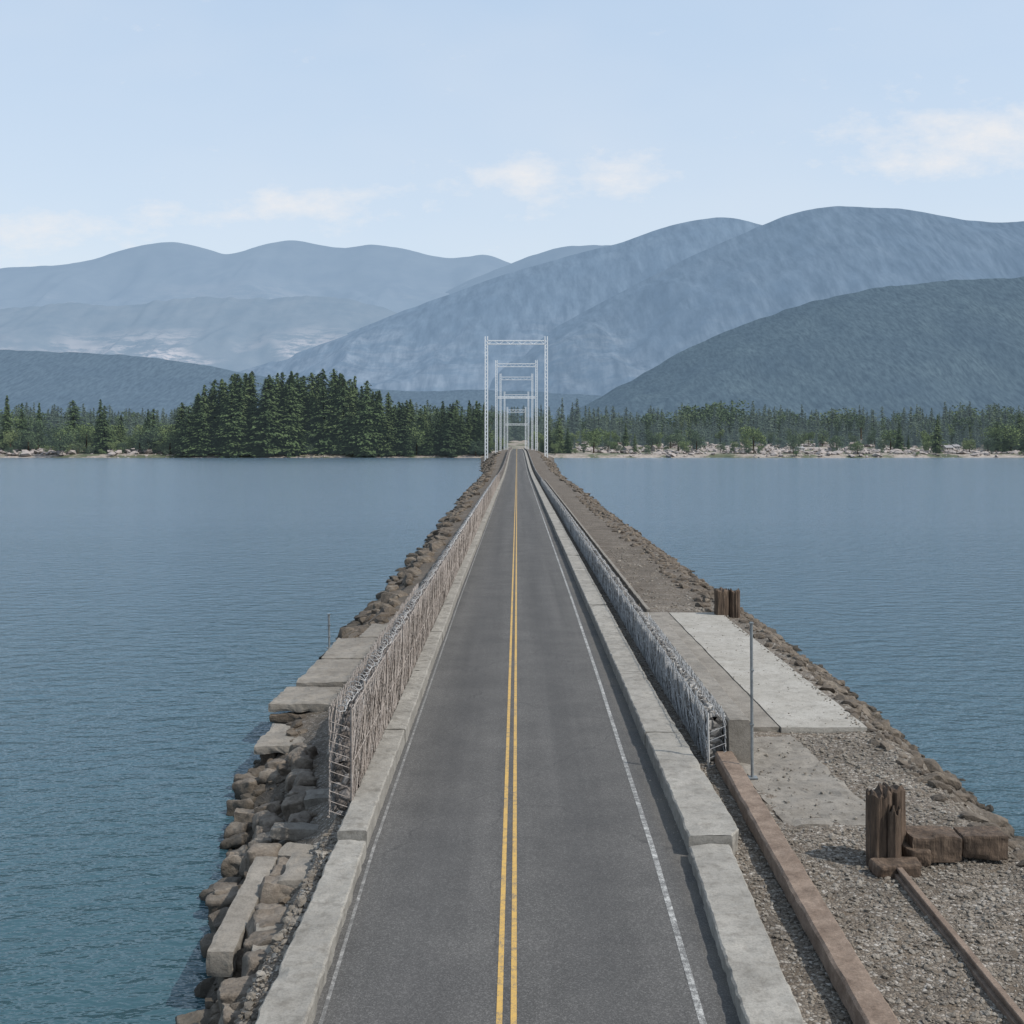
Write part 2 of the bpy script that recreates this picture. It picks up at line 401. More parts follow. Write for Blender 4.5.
pr2,F2=protos(3,7,.12,.7);pr1,F1=protos(2,8,.15,.6);pr0,F0=protos(1,8,.2)
def bankpts(n,side,ya,yb,tlo,thi,pw=1.0):
    y=ya+(yb-ya)*rng.random(n)**pw;t=rng.uniform(tlo,thi,n)
    c=(CL if side<0 else CR)(y);w=(WL if side<0 else WR)(y);x=c+(w-c)*t
    return np.stack([x,y,ground(x,y)],1)
acc=Acc()
p=bankpts(55,-1,15,38,.2,1.05);scatter(acc,pr2,F2,p,rng.uniform(.18,.38,55),.65)
p=bankpts(800,-1,15,60,-.3,1.08);scatter(acc,pr1,F1,p,.05+.2*rng.random(800)**1.5)
p=bankpts(420,-1,58,200,-.1,1.15,1.3);scatter(acc,pr1,F1,p,rng.uniform(.2,.85,420))
p=bankpts(500,-1,200,640,-.1,1.15,1.0);scatter(acc,pr0,F0,p,rng.uniform(.4,1.3,500))
p=bankpts(1500,1,15,70,-.15,1.15);scatter(acc,pr1,F1,p,.05+.28*rng.random(1500)**2)
p=bankpts(1100,1,60,200,-.5,1.15,1.3);scatter(acc,pr1,F1,p,rng.uniform(.08,.42,1100))
p=bankpts(500,1,200,640,-.1,1.15,1.0);scatter(acc,pr0,F0,p,rng.uniform(.3,.9,500))
acc.build('riprap_rocks',rock)
acc=Acc()
def pebbles(n,xa,xb,ya,yb,s0,s1):
    x=rng.uniform(xa,xb,n);y=rng.uniform(ya,yb,n)
    scatter(acc,pr0,F0,np.stack([x,y,ground(x,y)+.01],1),s0+(s1-s0)*rng.random(n)**3)
pebbles(3800,6.3,11.4,16,27,.02,.085);pebbles(900,4.9,5.6,15,32,.02,.07);pebbles(1500,9,12,26,38,.03,.1)
pebbles(1200,-5.6,-4.2,15,27,.03,.12);pebbles(800,6.2,12,60,100,.04,.16);pebbles(500,5.05,5.6,32,70,.03,.09)
def spill(n,xa,xb,ya,yb,z,s0,s1):
    x=rng.uniform(xa,xb,n);y=rng.uniform(ya,yb,n)
    scatter(acc,pr0,F0,np.stack([x,y,z+0*x],1),s0+(s1-s0)*rng.random(n)**3)
spill(260,6.5,9.0,27.4,35,.005,.015,.06);spill(160,3.66,3.95,25.5,60,.0,.012,.035);spill(160,11.1,11.4,36,60,.12,.02,.07);spill(140,8.5,11.3,36,60,.12,.015,.04)
acc.build('loose_gravel_stones',pebble)
# ------------------------------------------------------------ blocks (bevelled, roughened)
def blk(acc,c,s,rz=0,rx=0,ry=0,bev=.06,rough=.03,res=.18):
    s=np.array(s,float);n=[max(2,min(40,int(q/res)+1)) for q in s]
    V=[];F=[];off=0
    for ax in range(3):
        for sg in(-.5,.5):
            a,b=[k for k in range(3) if k!=ax]
            u=np.linspace(-.5,.5,n[a]+1);v=np.linspace(-.5,.5,n[b]+1);U,W=np.meshgrid(u,v,indexing='ij')
            Q=np.zeros(U.shape+(3,));Q[...,ax]=sg;Q[...,a]=U;Q[...,b]=W
            f=grid_faces(*U.shape)+off
            flip=(sg>0)^(ax==1)
            F.append(f[:,::-1] if flip else f);V.append(Q.reshape(-1,3));off+=U.size
    V=np.concatenate(V)*s;F=np.concatenate(F)
    inn=np.clip(V,-(s/2-bev),(s/2-bev));d=V-inn;L=np.linalg.norm(d,axis=1,keepdims=True);V=inn+np.where(L>1e-6,d/np.maximum(L,1e-6)*bev,0)
    q=V+np.array(c)
    V=V+rough*np.stack([fbm(q[:,0]*2.3+k*19,q[:,1]*2.3,q[:,2]*2.3,4) for k in range(3)],1)*1.7
    ca,sa=math.cos(rz),math.sin(rz);cb,sb=math.cos(rx),math.sin(rx);cc,sc=math.cos(ry),math.sin(ry)
    R=np.array([[ca,-sa,0],[sa,ca,0],[0,0,1]])@np.array([[1,0,0],[0,cb,-sb],[0,sb,cb]])@np.array([[cc,0,sc],[0,1,0],[-sc,0,cc]])
    acc.add(V@R.T+np.array(c),F)
par=empty('concrete_landing')
a=Acc()
blk(a,(-6.95,52.6,-.48),(4.0,5.2,.35),.01,bev=.05,res=.15,rough=.05)
blk(a,(-7.0,47.5,-.53),(4.1,4.9,.35),-.012,bev=.05,res=.15,rough=.05)
blk(a,(-7.1,43.1,-.60),(4.6,3.0,.30),-.02,bev=.05,res=.12,rough=.06)
blk(a,(-7.0,38.9,-1.00),(3.9,3.1,.28),.015,bev=.05,res=.12,rough=.06)
blk(a,(-6.5,57.9,-.55),(3.0,4.0,.3),-.03,bev=.06,res=.15,rough=.06)
a.build('deck_slabs',conc_d,par)
a=Acc()
for (x,y) in((-8.9,41.9),(-7.6,41.9),(-6.4,41.9),(-8.5,37.8),(-7.2,37.8),(-8.4,46.5),(-5.7,37.7)):
    blk(a,(x,y,-1.75),(.55,.55,1.7),random.uniform(-.1,.1),bev=.08,rough=.08,res=.12)
blk(a,(-7.3,41.75,-.98),(4.1,.35,.3),.02,bev=.06,rough=.06,res=.12)
a.build('piers',rock,par)
a=Acc()
B=[(-6.0,24.3,-.92,.55,4.8,.55,.03,.02),(-5.5,35.6,-.9,1.3,1.0,.9,.1,0),(-5.3,31.3,-.8,1.4,1.0,.6,.06,-.05),(-5.6,28.8,-.75,1.6,.6,.32,.05,0),(-5.2,27.0,-.7,1.2,.7,.28,-.06,.04),(-4.95,25.4,-.5,.8,1.6,.3,.05,0),(-5.0,22,-.6,.5,1.3,.25,.1,.05),(-5.2,33.6,-.5,.9,1.2,1.2,.05,0),(-6.3,33.9,-1.0,1.2,.8,.35,.1,0)]
for i,(x,y,z,sx,sy,sz,rz,rx) in enumerate(B): blk(a,(x,y,z),(sx,sy,sz),rz,rx,random.uniform(-.05,.05),bev=.05,rough=.03 if i==0 else .06,res=.1)
a.build('broken_concrete_slabs',conc_d)
a=Acc()
y=16.5
while y<36.6:
    c0=float(CL(y));w0=float(WL(y));n=max(1,int(round((c0-w0)/.75)));dy=random.uniform(.6,1.0)
    for k in range(n+1):
        t=(k+random.uniform(-.2,.2))/max(n,1)
        if random.random()<.18: continue
        x=c0+(w0-c0)*t+.1
        if abs(x+6.0)<.5 and 21.6<y<27: continue
        z=float(ground(np.array([x]),np.array([y]))[0])
        sx=random.uniform(.45,.85);sz=random.uniform(.35,.65)
        blk(a,(x,y+random.uniform(-.2,.2),max(z,-2.0)+sz*.25),(sx,dy*random.uniform(.6,1.0),sz),random.uniform(-.5,.5),random.uniform(-.15,.15),random.uniform(-.2,.2),bev=random.uniform(.07,.15),rough=.10,res=.07)
    y+=dy
a.build('stacked_stone_blocks',M_rock('block_stone',(.07,.058,.045),(.15,.125,.10),(.25,.222,.185)),smooth=True)
# ------------------------------------------------------------ right side pads
cst=lambda v:(lambda y:v+0*y)
a=Acc();blk(a,(9.95,48.4,-.02),(2.85,24.6,.26),.012,bev=.02,rough=.025,res=.6);a.build('concrete_pad',conc_l)
a=Acc();blk(a,(7.72,48.6,-.04),(1.55,24.8,.25),.012,bev=.02,rough=.025,res=.6);a.build('concrete_pad',conc_d)
a=Acc();blk(a,(7.75,31.3,-.11),(2.6,8.2,.2),.04,bev=.03,rough=.06,res=.22);a.build('concrete_slab',conc_d)
a=Acc();strip(a,cst(6.22),cst(6.86),32.3,52,-.2,1.30,.15,bev=.05,jit=.025)
a.build('concrete_retaining_wall',conc_d)
a=Acc()
ys=np.linspace(12,32.3,180)
cx=np.interp(ys,[12,17.3,32.3],[5.5,5.72,6.08])
prf=[]
w2,h2,bv=.27,.21,.05
def side(p,q,n): return [(p[0]+(q[0]-p[0])*i/n,p[1]+(q[1]-p[1])*i/n) for i in range(n)]
C=[(w2,-h2+bv),(w2,h2-bv),(w2-bv,h2),(-w2+bv,h2),(-w2,h2-bv),(-w2,-h2+bv),(-w2+bv,-h2),(w2-bv,-h2)]
for i in range(8): prf+=side(C[i],C[(i+1)%8],4 if i in(2,) else 2)
R=[np.stack([cx+px_,ys,.17+pz_+0*ys],1) for px_,pz_ in prf]
V=np.stack(R,1);q=V.reshape(-1,3);q=q+.03*np.stack([fbm(q[:,0]*4,q[:,1]*2.2,q[:,2]*4+k*9,4) for k in range(3)],1)
F=[];n=len(prf)
for i in range(len(ys)-1):
    for j in range(n): F.append([i*n+j,i*n+(j+1)%n,(i+1)*n+(j+1)%n,(i+1)*n+j])
for r in(0,len(ys)-1):
    for k in range(n//2-1): F.append([r*n+k,r*n+k+1,r*n+n-2-k,r*n+n-1-k])
a.add(q,np.array(F));a.build('rusty_steel_beam',beamrust,smooth=False)
par=empty('rusty_rail')
a=Acc();f=lambda y:np.interp(y,[14,24.6],[8.05,8.36])
strip(a,lambda y:f(y)-.11,lambda y:f(y)+.11,14,24.6,-.1,.03,.3,bev=.008,jit=.004)
strip(a,lambda y:f(y)-.03,lambda y:f(y)+.03,14,24.6,.028,.12,.3,bev=.004,jit=.002)
strip(a,lambda y:f(y)-.065,lambda y:f(y)+.065,14,24.6,.118,.17,.3,bev=.012,jit=.004)
a.build('rail',beamrust,par)
def pile(acc,x,y,r,h,seed,z0=-.3):
    th=np.linspace(0,2*math.pi,41)[:-1];zs=np.r_[np.linspace(z0,h-.05,16),h];V=[]
    T=th
    groove=.10*vn(np.cos(T)*3+seed,np.sin(T)*3)+.09*vn(np.cos(T)*9+seed,np.sin(T)*9)
    topn=.16*vn(np.cos(T)*3+seed,np.sin(T)*3+4,1.)
    for i,z in enumerate(zs):
        rr=r*(1+groove+.04*vn(T*6+seed,T*0,z*1.3))*(1.0 if i<len(zs)-1 else .86)
        zt=z+(topn*(.5 if i==len(zs)-2 else 1) if i>=len(zs)-2 else 0)+0*T
        V.append(np.stack([x+rr*np.cos(T),y+rr*np.sin(T),zt],1))
    V=np.concatenate(V);n=len(th);F=[]
    for i in range(len(zs)-1):
        for j in range(n):F.append([i*n+j,i*n+(j+1)%n,(i+1)*n+(j+1)%n,(i+1)*n+j])
    b=(len(zs)-1)*n
    for k in range(n//2-1):F.append([b+k,b+k+1,b+n-2-k,b+n-1-k])
    acc.add(V,np.array(F))
par=empty('timber_pile_cluster')
a=Acc();pile(a,8.14,24.75,.26,1.60,1);pile(a,8.56,25.05,.27,1.58,5);pile(a,8.4,24.5,.14,1.25,8);a.build('piles',wood,par)
a=Acc();blk(a,(8.35,24.2,.06),(1.0,.5,.28),.08,bev=.06,rough=.07,res=.06);blk(a,(9.42,25.0,.30),(1.15,.75,.58),.03,bev=.035,rough=.045,res=.06)
blk(a,(10.60,25.15,.28),(1.0,.7,.52),-.04,bev=.035,rough=.045,res=.06);blk(a,(8.95,24.75,.18),(.5,.6,.36),.2,bev=.05,rough=.05,res=.06)
a.build('timber_beams',wood,par)
par=empty('timber_pile_cluster')
a=Acc();pile(a,11.15,60,.36,1.45,2);pile(a,11.85,60.2,.34,1.42,9);pile(a,11.5,60.9,.3,1.2,12);a.build('piles',wood,par)
def post(name,x,y,z0,h,r,m):
    par=empty(name);a=Acc();th=np.linspace(0,2*math.pi,13)[:-1];zs=[z0-.2,z0,z0+h*.5,z0+h]
    V=[(x+r*math.cos(t)-.012*i,y+r*math.sin(t),z) for i,z in enumerate(zs) for t in th];n=12
    F=[[i*n+j,i*n+(j+1)%n,(i+1)*n+(j+1)%n,(i+1)*n+j] for i in range(3) for j in range(n)]
    b=3*n;F+=[[b+k,b+k+1,b+n-2-k,b+n-1-k] for k in range(5)]
    a.add(V,np.array(F));blk(a,(x,y,z0+.03),(.26,.26,.05),0,bev=.01,rough=0,res=.2)
    blk(a,(x-.036,y,z0+h+.02),(r*2.6,r*2.6,.06),0,bev=.01,rough=0,res=.2)
    for z in(.35,.7): blk(a,(x-.02,y,z0+h*z),(r*2.6,r*2.6,.05),0,bev=.01,rough=0,res=.2)
    a.build('pole',m,par)
post('metal_pole',6.62,30.9,0,4.35,.042,galv)
post('metal_pole',-8.95,52.5,-.35,1.6,.05,galv)
# ------------------------------------------------------------ gantries
def gantry(Y,hw,top,zb,t,cx=-.4,extra=()):
    par=empty('steel_gantry');a=Acc()
    def box(x0,x1,y0,y1,z0,z1):
        V=[(x,y,z) for x in(x0,x1) for y in(y0,y1) for z in(z0,z1)]
        a.add(V,np.array([[0,1,3,2],[4,6,7,5],[0,4,5,1],[2,3,7,6],[0,2,6,4],[1,5,7,3]]))
    def bar(p,q,r):
        p=np.array(p,float);q=np.array(q,float);d=q-p;d/=np.linalg.norm(d);u=np.cross(d,[0,1,0]);u/=np.linalg.norm(u);v=np.cross(d,u)
        o=[u*r+v*r,u*r-v*r,-u*r-v*r,-u*r+v*r];a.add([p+k for k in o]+[q+k for k in o],np.array([[0,1,5,4],[1,2,6,5],[2,3,7,6],[3,0,4,7]]))
    w=t;l=t*.38
    for s in(-1,1):
        x=cx+s*hw
        for dx in(-w/2,w/2):
            for dy in(-w/2,w/2): box(x+dx-l/2,x+dx+l/2,Y+dy-l/2,Y+dy+l/2,zb,top)
        z=zb;k=0
        while z<top-w*1.5:
            for dy in(-w/2,w/2):
                bar((x-w/2*(-1)**k,Y+dy,z),(x+w/2*(-1)**k,Y+dy,z+w*1.5),l*.3)
            z+=w*1.5;k+=1
        box(x-w,x+w,Y-w,Y+w,zb-2,zb+1.2)
    for zz in (top-4.5,)+tuple(extra):
        for dz in(0,2.0 if zz>top-6 else 1.0):
            for dy in(-w/2,w/2): box(cx-hw+w/2,cx+hw-w/2,Y+dy-l/2,Y+dy+l/2,zz+dz-l*.5,zz+dz+l*.5)
        x=cx-hw+w/2;k=0;st=(2*hw-w)/10
        for k in range(10):
            h=2.0 if zz>top-6 else 1.0
            bar((x+k*st,Y-w/2,zz+(h if k%2 else 0)),(x+(k+1)*st,Y-w/2,zz+(0 if k%2 else h)),l*.25)
    a.build('lattice_frame',paintsteel,par)
gantry(640,17.4,72,-1.2,1.4)
gantry(735,13.4,65.5,-1,1.1,extra=(40,))
gantry(790,11.4,60,-1,.9)
gantry(850,9.2,50,-1,.8,extra=(24,))
gantry(905,7.5,40,0,.8)
# ------------------------------------------------------------ water
m,nt,b=mat('lake_water')
b.inputs['Roughness'].default_value=.14;b.inputs['IOR'].default_value=1.45
n0=noise(nt,coords(nt,(.3,.6,1)),.16,2,.5);n1=noise(nt,coords(nt,(.6,1,1)),1.05,4,.6)
gl=noise(nt,coords(nt,(.4,1,1)),.012,4,.6)
h=mth(nt,'ADD',mth(nt,'MULTIPLY',n1,.85),mth(nt,'MULTIPLY',n0,.6))
bn=bump(nt,b,h,.9,.6)
nt.links.new(ramp(nt,gl,[(.3,.65),(.7,1.0)]),bn.inputs['Strength'])
# grazing sky reflection painted into the base colour: dark teal near, paler blue far
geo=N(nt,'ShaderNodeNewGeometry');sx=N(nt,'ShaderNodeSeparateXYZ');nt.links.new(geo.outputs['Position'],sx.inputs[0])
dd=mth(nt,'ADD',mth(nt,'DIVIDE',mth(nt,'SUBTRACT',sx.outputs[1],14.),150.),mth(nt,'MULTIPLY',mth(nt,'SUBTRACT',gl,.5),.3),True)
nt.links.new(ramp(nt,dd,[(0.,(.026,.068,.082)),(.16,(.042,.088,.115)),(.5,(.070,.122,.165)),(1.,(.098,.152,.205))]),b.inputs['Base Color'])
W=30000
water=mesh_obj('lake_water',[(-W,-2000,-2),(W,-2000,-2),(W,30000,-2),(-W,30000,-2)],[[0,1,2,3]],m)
# ------------------------------------------------------------ far shore land
def shoreY(X): return 912+18*fbm(X/70.,X*0+2,0,4)
def land(X,Y):
    d=Y-shoreY(X)
    z=-2+np.clip(d,-50,12)*.22+np.clip(d-12,0,600)*.026*(1+.5*fbm(X/160,Y/160,4,3))
    z=z+np.clip(d,0,60)/60*1.5*fbm(X/18,Y/18,1,3)
    return z
def land1(x,y): return float(land(np.array([x]),np.array([y]))[0])
def sh1(x): return float(shoreY(np.array([x]))[0])
m,nt,b=mat('far_shore_ground');v=coords(nt)
a_=noise(nt,v,.03,5,.7);f=noise(nt,v,.4,4,.7)
c=ramp(nt,a_,[(.34,(.045,.06,.03)),(.46,(.09,.10,.06)),(.52,(.24,.21,.18)),(.72,(.33,.30,.275))])
c=mix(nt,1.0,c,ramp(nt,f,[(.3,.6),(.7,1.3)]),'MULTIPLY');nt.links.new(c,b.inputs['Base Color']);b.inputs['Roughness'].default_value=.95
xs=np.concatenate([np.linspace(-16000,-1200,40),np.linspace(-1190,1190,400),np.linspace(1200,16000,40)])
ys=np.concatenate([np.linspace(870,1000,60),np.linspace(1005,2000,60),np.linspace(2100,20000,30)])
XX,YY=np.meshgrid(xs,ys);ZZ=land(XX,YY)
mesh_obj('far_shore_land',np.stack([XX,YY,ZZ],-1).reshape(-1,3),grid_faces(*XX.shape),m,smooth=True)
acc=Acc()
n=600;x=rng.uniform(-520,520,n)
dens=(fbm(x/35,x*0,3,3)>-.1);x=x[dens];y=shoreY(x)+rng.uniform(-3,20,len(x))
s=rng.uniform(.5,1.7,len(x));scatter(acc,pr0,F0,np.stack([x,y,land(x,y)],1),s,.5)
x=rng.uniform(50,450,3000);y=shoreY(x)+rng.uniform(2,300,3000);k=fbm(x/26,y/40,6,3)>-.12;x=x[k];y=y[k];scatter(acc,pr0,F0,np.stack([x,y,land(x,y)+.8],1),.7+3.6*rng.random(len(x))**2,.5)
x=rng.uniform(-480,-265,1800);y=shoreY(x)+rng.uniform(5,380,1800);k=fbm(x/30,y/40,9,3)>-.1;x=x[k];y=y[k];scatter(acc,pr0,F0,np.stack([x,y,land(x,y)+1.5],1),rng.uniform(1.,4.6,len(x)),.6)
acc.build('shoreline_rocks',M_plain('pale_shore_rock',(.30,.27,.255),.9))
wm=[M_plain('house_wall_cream',(.36,.33,.30),.9),M_plain('house_wall_tan',(.34,.29,.265),.9),M_plain('house_wall_grey',(.31,.32,.33),.9)]
rm=[M_plain('roof_shingle_brown',(.20,.175,.16),.9),M_plain('roof_shingle_grey',(.24,.24,.25),.9)]
glass=M_plain('window_glass',(.10,.11,.12),.2)
def house(x,y,w,d,h,rz,z):
    hs=empty('lakeside_house');hs.location=(x,y,z);hs.rotation_euler=(0,0,rz)
    mw=random.choice(wm);mr=random.choice(rm);rh=w*.24
    V=[(-w/2,-d/2,-2),(w/2,-d/2,-2),(w/2,d/2,-2),(-w/2,d/2,-2),(-w/2,-d/2,h),(w/2,-d/2,h),(w/2,d/2,h),(-w/2,d/2,h),(-w/2,0,h+rh),(w/2,0,h+rh)]
    mesh_obj('walls',V,[[0,1,5,4],[2,3,7,6],[1,2,6,9,5],[3,0,4,8,7]],mw,hs)
    e=.5
    V=[];F=[]
    for s in(-1,1):
        for (yy,zz) in((s*(d/2+e),h-e*rh/(d/2)),(0,h+rh)):
            for dz in(.06,.3):
                V+=[(-w/2-e,yy,zz+dz),(w/2+e,yy,zz+dz)]
        b0=len(V)-8;F+=[[b0,b0+1,b0+5,b0+4],[b0+2,b0+6,b0+7,b0+3],[b0,b0+2,b0+3,b0+1],[b0,b0+4,b0+6,b0+2],[b0+1,b0+3,b0+7,b0+5]]
    mesh_obj('roof',V,F,mr,hs)
    V=[];F=[]
    n=max(2,int(w/2.6))
    for fl in range(int(h//2.7)):
        for k in range(n):
            xx=-w/2+(k+.5)*w/n;zz=fl*2.7+1.;b0=len(V);V+=[(xx-.6,-d/2-.03,zz),(xx+.6,-d/2-.03,zz),(xx+.6,-d/2-.03,zz+1.2),(xx-.6,-d/2-.03,zz+1.2)];F.append([b0,b0+1,b0+2,b0+3])
    mesh_obj('windows',V,F,glass,hs)
    mesh_obj('door',[(-.5,-d/2-.05,-.1),(.5,-d/2-.05,-.1),(.5,-d/2-.05,2.0),(-.5,-d/2-.05,2.0)],[[0,1,2,3]],mr,hs)
    c=w*.25;V=[(c+a_,b_,zz) for zz in(h,h+rh+1.1) for (a_,b_) in((-.4,.3),(.4,.3),(.4,1.1),(-.4,1.1))]
    mesh_obj('chimney',V,[[0,1,5,4],[1,2,6,5],[2,3,7,6],[3,0,4,7],[4,5,6,7]],mw,hs)
for (xr,nn,dr) in(((-478,-290),9,(60,220)),((70,430),11,(50,230))):
    for k in range(nn):
        x=xr[0]+(xr[1]-xr[0])*(k+random.uniform(.1,.9))/nn;y=sh1(x)+random.uniform(*dr)
        house(x,y,random.uniform(6,10),random.uniform(6,8),3.,random.uniform(-.7,.7),land1(x,y)+.3)
# ------------------------------------------------------------ trees
def M_fol(name,c0,c1,c2,haze):
    m,nt,b=mat(name);oi=N(nt,'ShaderNodeObjectInfo');v=coords(nt);f=noise(nt,v,7,2,.6)
    t=mth(nt,'ADD',mth(nt,'MULTIPLY',oi.outputs['Random'],.6),mth(nt,'MULTIPLY',f,.45))
    c=ramp(nt,t,[(.15,c0),(.5,c1),(.95,c2)]);nt.links.new(c,b.inputs['Base Color']);b.inputs['Roughness'].default_value=.85
    b.inputs['Specular IOR Level'].default_value=.1
    b.inputs['Emission Color'].default_value=(.30,.40,.47,1);b.inputs['Emission Strength'].default_value=haze;nolight(m)  # aerial haze painted as a faint bluish glow on the leaves
    return m
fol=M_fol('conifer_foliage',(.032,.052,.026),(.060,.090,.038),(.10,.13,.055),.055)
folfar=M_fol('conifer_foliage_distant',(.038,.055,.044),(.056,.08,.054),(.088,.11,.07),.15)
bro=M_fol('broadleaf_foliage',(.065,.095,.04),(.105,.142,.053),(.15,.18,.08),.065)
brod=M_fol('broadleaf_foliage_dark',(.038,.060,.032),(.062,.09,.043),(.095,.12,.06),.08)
bark=M_plain('bark',(.07,.05,.035),.9)
def conifer_mesh(name,seed,rad,base,full,m,dens=1):
    r=np.random.default_rng(seed);V=[];F=[];MI=[]
    n=7
    for i,z in enumerate((0,.5,.97)):
        for k in range(n):
            t=k/n*6.283;q=.013*(1-z*.95);V.append((q*math.cos(t),q*math.sin(t),z))
    for i in range(2):
        for k in range(n): F.append([i*n+k,i*n+(k+1)%n,(i+1)*n+(k+1)%n]);MI.append(1);F.append([i*n+k,(i+1)*n+(k+1)%n,(i+1)*n+k]);MI.append(1)
    nl=30
    lop=r.uniform(-.25,.25,8)
    for l in range(nl):
        u=l/(nl-1);z=base+(1-base)*u
        R=rad*((1-u)**full)*(.55+.45*min(1,u*6+.25))*(1+.25*r.uniform(-1,1))+.006
        nb=int((6+9*(1-u))*dens)
        for k in range(nb):
            t=r.uniform(0,6.283);L=R*r.uniform(.55,1.2)*(1+lop[int(t/6.284*8)])
            zz=z+r.uniform(-.014,.014)
            dr=r.uniform(.1,.5)
            nn=4
            for j in range(nn):
                w0=(j+.2)/nn;px=L*w0
                for e in range(2):
                    s=(.017+.026*(1-u))*r.uniform(.6,1.25)*(1.15-.5*w0)
                    tt=t+r.uniform(-.25,.25);cx,cy,cz=px*math.cos(tt),px*math.sin(tt),zz-dr*px*.8+r.uniform(-.012,.012)
                    d=np.array([math.cos(tt),math.sin(tt),-dr-r.uniform(0,.5)]);d/=np.linalg.norm(d)
                    sd=np.array([-math.sin(tt),math.cos(tt),r.uniform(-.6,.6)])
                    b0=len(V);c=np.array([cx,cy,cz])
                    V+= [tuple(c-sd*s*.6),tuple(c+sd*s*.6),tuple(c+d*s*1.6)];F.append([b0,b0+1,b0+2]);MI.append(0)
    o=mesh_obj(name,np.array(V),np.array(F),[m,bark],mi=MI);me=o.data;bpy.data.objects.remove(o);return me
def broad_mesh(name,seed,m):
    r=np.random.default_rng(seed);V=[];F=[];MI=[]
    n=7
    for z,q in((0,.03),(.3,.022),(.6,.01)):
        for k in range(n):
            t=k/n*6.283;V.append((q*math.cos(t),q*math.sin(t),z))
    for i in range(2):
        for k in range(n): F.append([i*n+k,i*n+(k+1)%n,(i+1)*n+(k+1)%n]);MI.append(1);F.append([i*n+k,(i+1)*n+(k+1)%n,(i+1)*n+k]);MI.append(1)
    cl=[(r.uniform(-.26,.26),r.uniform(-.26,.26),r.uniform(.25,.85),r.uniform(.09,.2)) for _ in range(16)]
    for (x,y,z,q) in cl:
        for k in range(80):
            d=r.normal(size=3);d/=np.linalg.norm(d);c=np.array([x,y,z])+d*q*r.uniform(.6,1.1);s=r.uniform(.015,.035)
            a=r.normal(size=3);a/=np.linalg.norm(a);b=np.cross(a,r.normal(size=3));b/=np.linalg.norm(b)
            b0=len(V);V+=[tuple(c-a*s),tuple(c+a*s),tuple(c+b*s*1.5)];F.append([b0,b0+1,b0+2]);MI.append(0)
    o=mesh_obj(name,np.array(V),np.array(F),[m,bark],mi=MI);me=o.data;bpy.data.objects.remove(o);return me
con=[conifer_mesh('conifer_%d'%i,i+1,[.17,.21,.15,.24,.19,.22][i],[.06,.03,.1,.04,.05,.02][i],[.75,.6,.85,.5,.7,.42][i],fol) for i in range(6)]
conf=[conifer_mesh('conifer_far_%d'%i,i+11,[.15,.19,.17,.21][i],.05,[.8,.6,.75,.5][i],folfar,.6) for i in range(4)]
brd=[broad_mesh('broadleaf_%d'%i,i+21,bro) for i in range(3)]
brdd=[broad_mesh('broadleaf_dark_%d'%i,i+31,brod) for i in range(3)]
def plant(par,me,x,y,h,wid=1.):
    if abs(x)<13 and y<1300: return
    o=bpy.data.objects.new('tree',me);scene.collection.objects.link(o);o.parent=par
    o.location=(x,y,land1(x,y)-.4);o.rotation_euler=(random.uniform(-.03,.03),random.uniform(-.03,.03),random.uniform(0,6.28))
    o.scale=(h*wid,h*wid,h)
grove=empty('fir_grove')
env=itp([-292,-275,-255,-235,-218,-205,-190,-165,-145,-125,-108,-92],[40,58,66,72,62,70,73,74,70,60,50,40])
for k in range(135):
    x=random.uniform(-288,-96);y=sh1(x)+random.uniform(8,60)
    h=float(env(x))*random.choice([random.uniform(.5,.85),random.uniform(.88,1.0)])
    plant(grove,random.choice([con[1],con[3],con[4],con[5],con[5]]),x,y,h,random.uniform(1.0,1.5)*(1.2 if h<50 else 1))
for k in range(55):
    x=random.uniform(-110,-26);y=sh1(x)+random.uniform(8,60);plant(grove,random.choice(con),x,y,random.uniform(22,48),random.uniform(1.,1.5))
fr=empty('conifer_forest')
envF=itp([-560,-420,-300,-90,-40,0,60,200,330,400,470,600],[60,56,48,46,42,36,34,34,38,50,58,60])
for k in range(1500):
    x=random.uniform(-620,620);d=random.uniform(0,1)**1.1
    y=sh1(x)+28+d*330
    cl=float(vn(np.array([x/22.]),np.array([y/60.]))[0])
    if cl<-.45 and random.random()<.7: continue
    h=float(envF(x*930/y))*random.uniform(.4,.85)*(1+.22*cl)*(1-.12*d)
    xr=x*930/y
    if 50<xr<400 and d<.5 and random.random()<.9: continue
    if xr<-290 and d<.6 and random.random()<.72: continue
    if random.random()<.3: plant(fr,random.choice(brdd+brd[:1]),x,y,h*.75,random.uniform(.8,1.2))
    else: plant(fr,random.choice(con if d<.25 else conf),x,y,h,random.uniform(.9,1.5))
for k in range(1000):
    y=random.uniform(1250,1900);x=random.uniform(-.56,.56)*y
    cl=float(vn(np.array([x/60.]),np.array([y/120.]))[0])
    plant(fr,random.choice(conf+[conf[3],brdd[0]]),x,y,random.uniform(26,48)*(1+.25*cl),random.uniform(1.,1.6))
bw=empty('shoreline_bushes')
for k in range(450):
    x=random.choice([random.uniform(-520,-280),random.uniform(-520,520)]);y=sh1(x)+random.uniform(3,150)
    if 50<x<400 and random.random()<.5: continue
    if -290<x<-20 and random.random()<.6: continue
    plant(bw,random.choice(brd+brd+brdd),x,y,random.uniform(4,12)*(2.3 if random.random()<.25 else 1),random.uniform(.9,1.4))
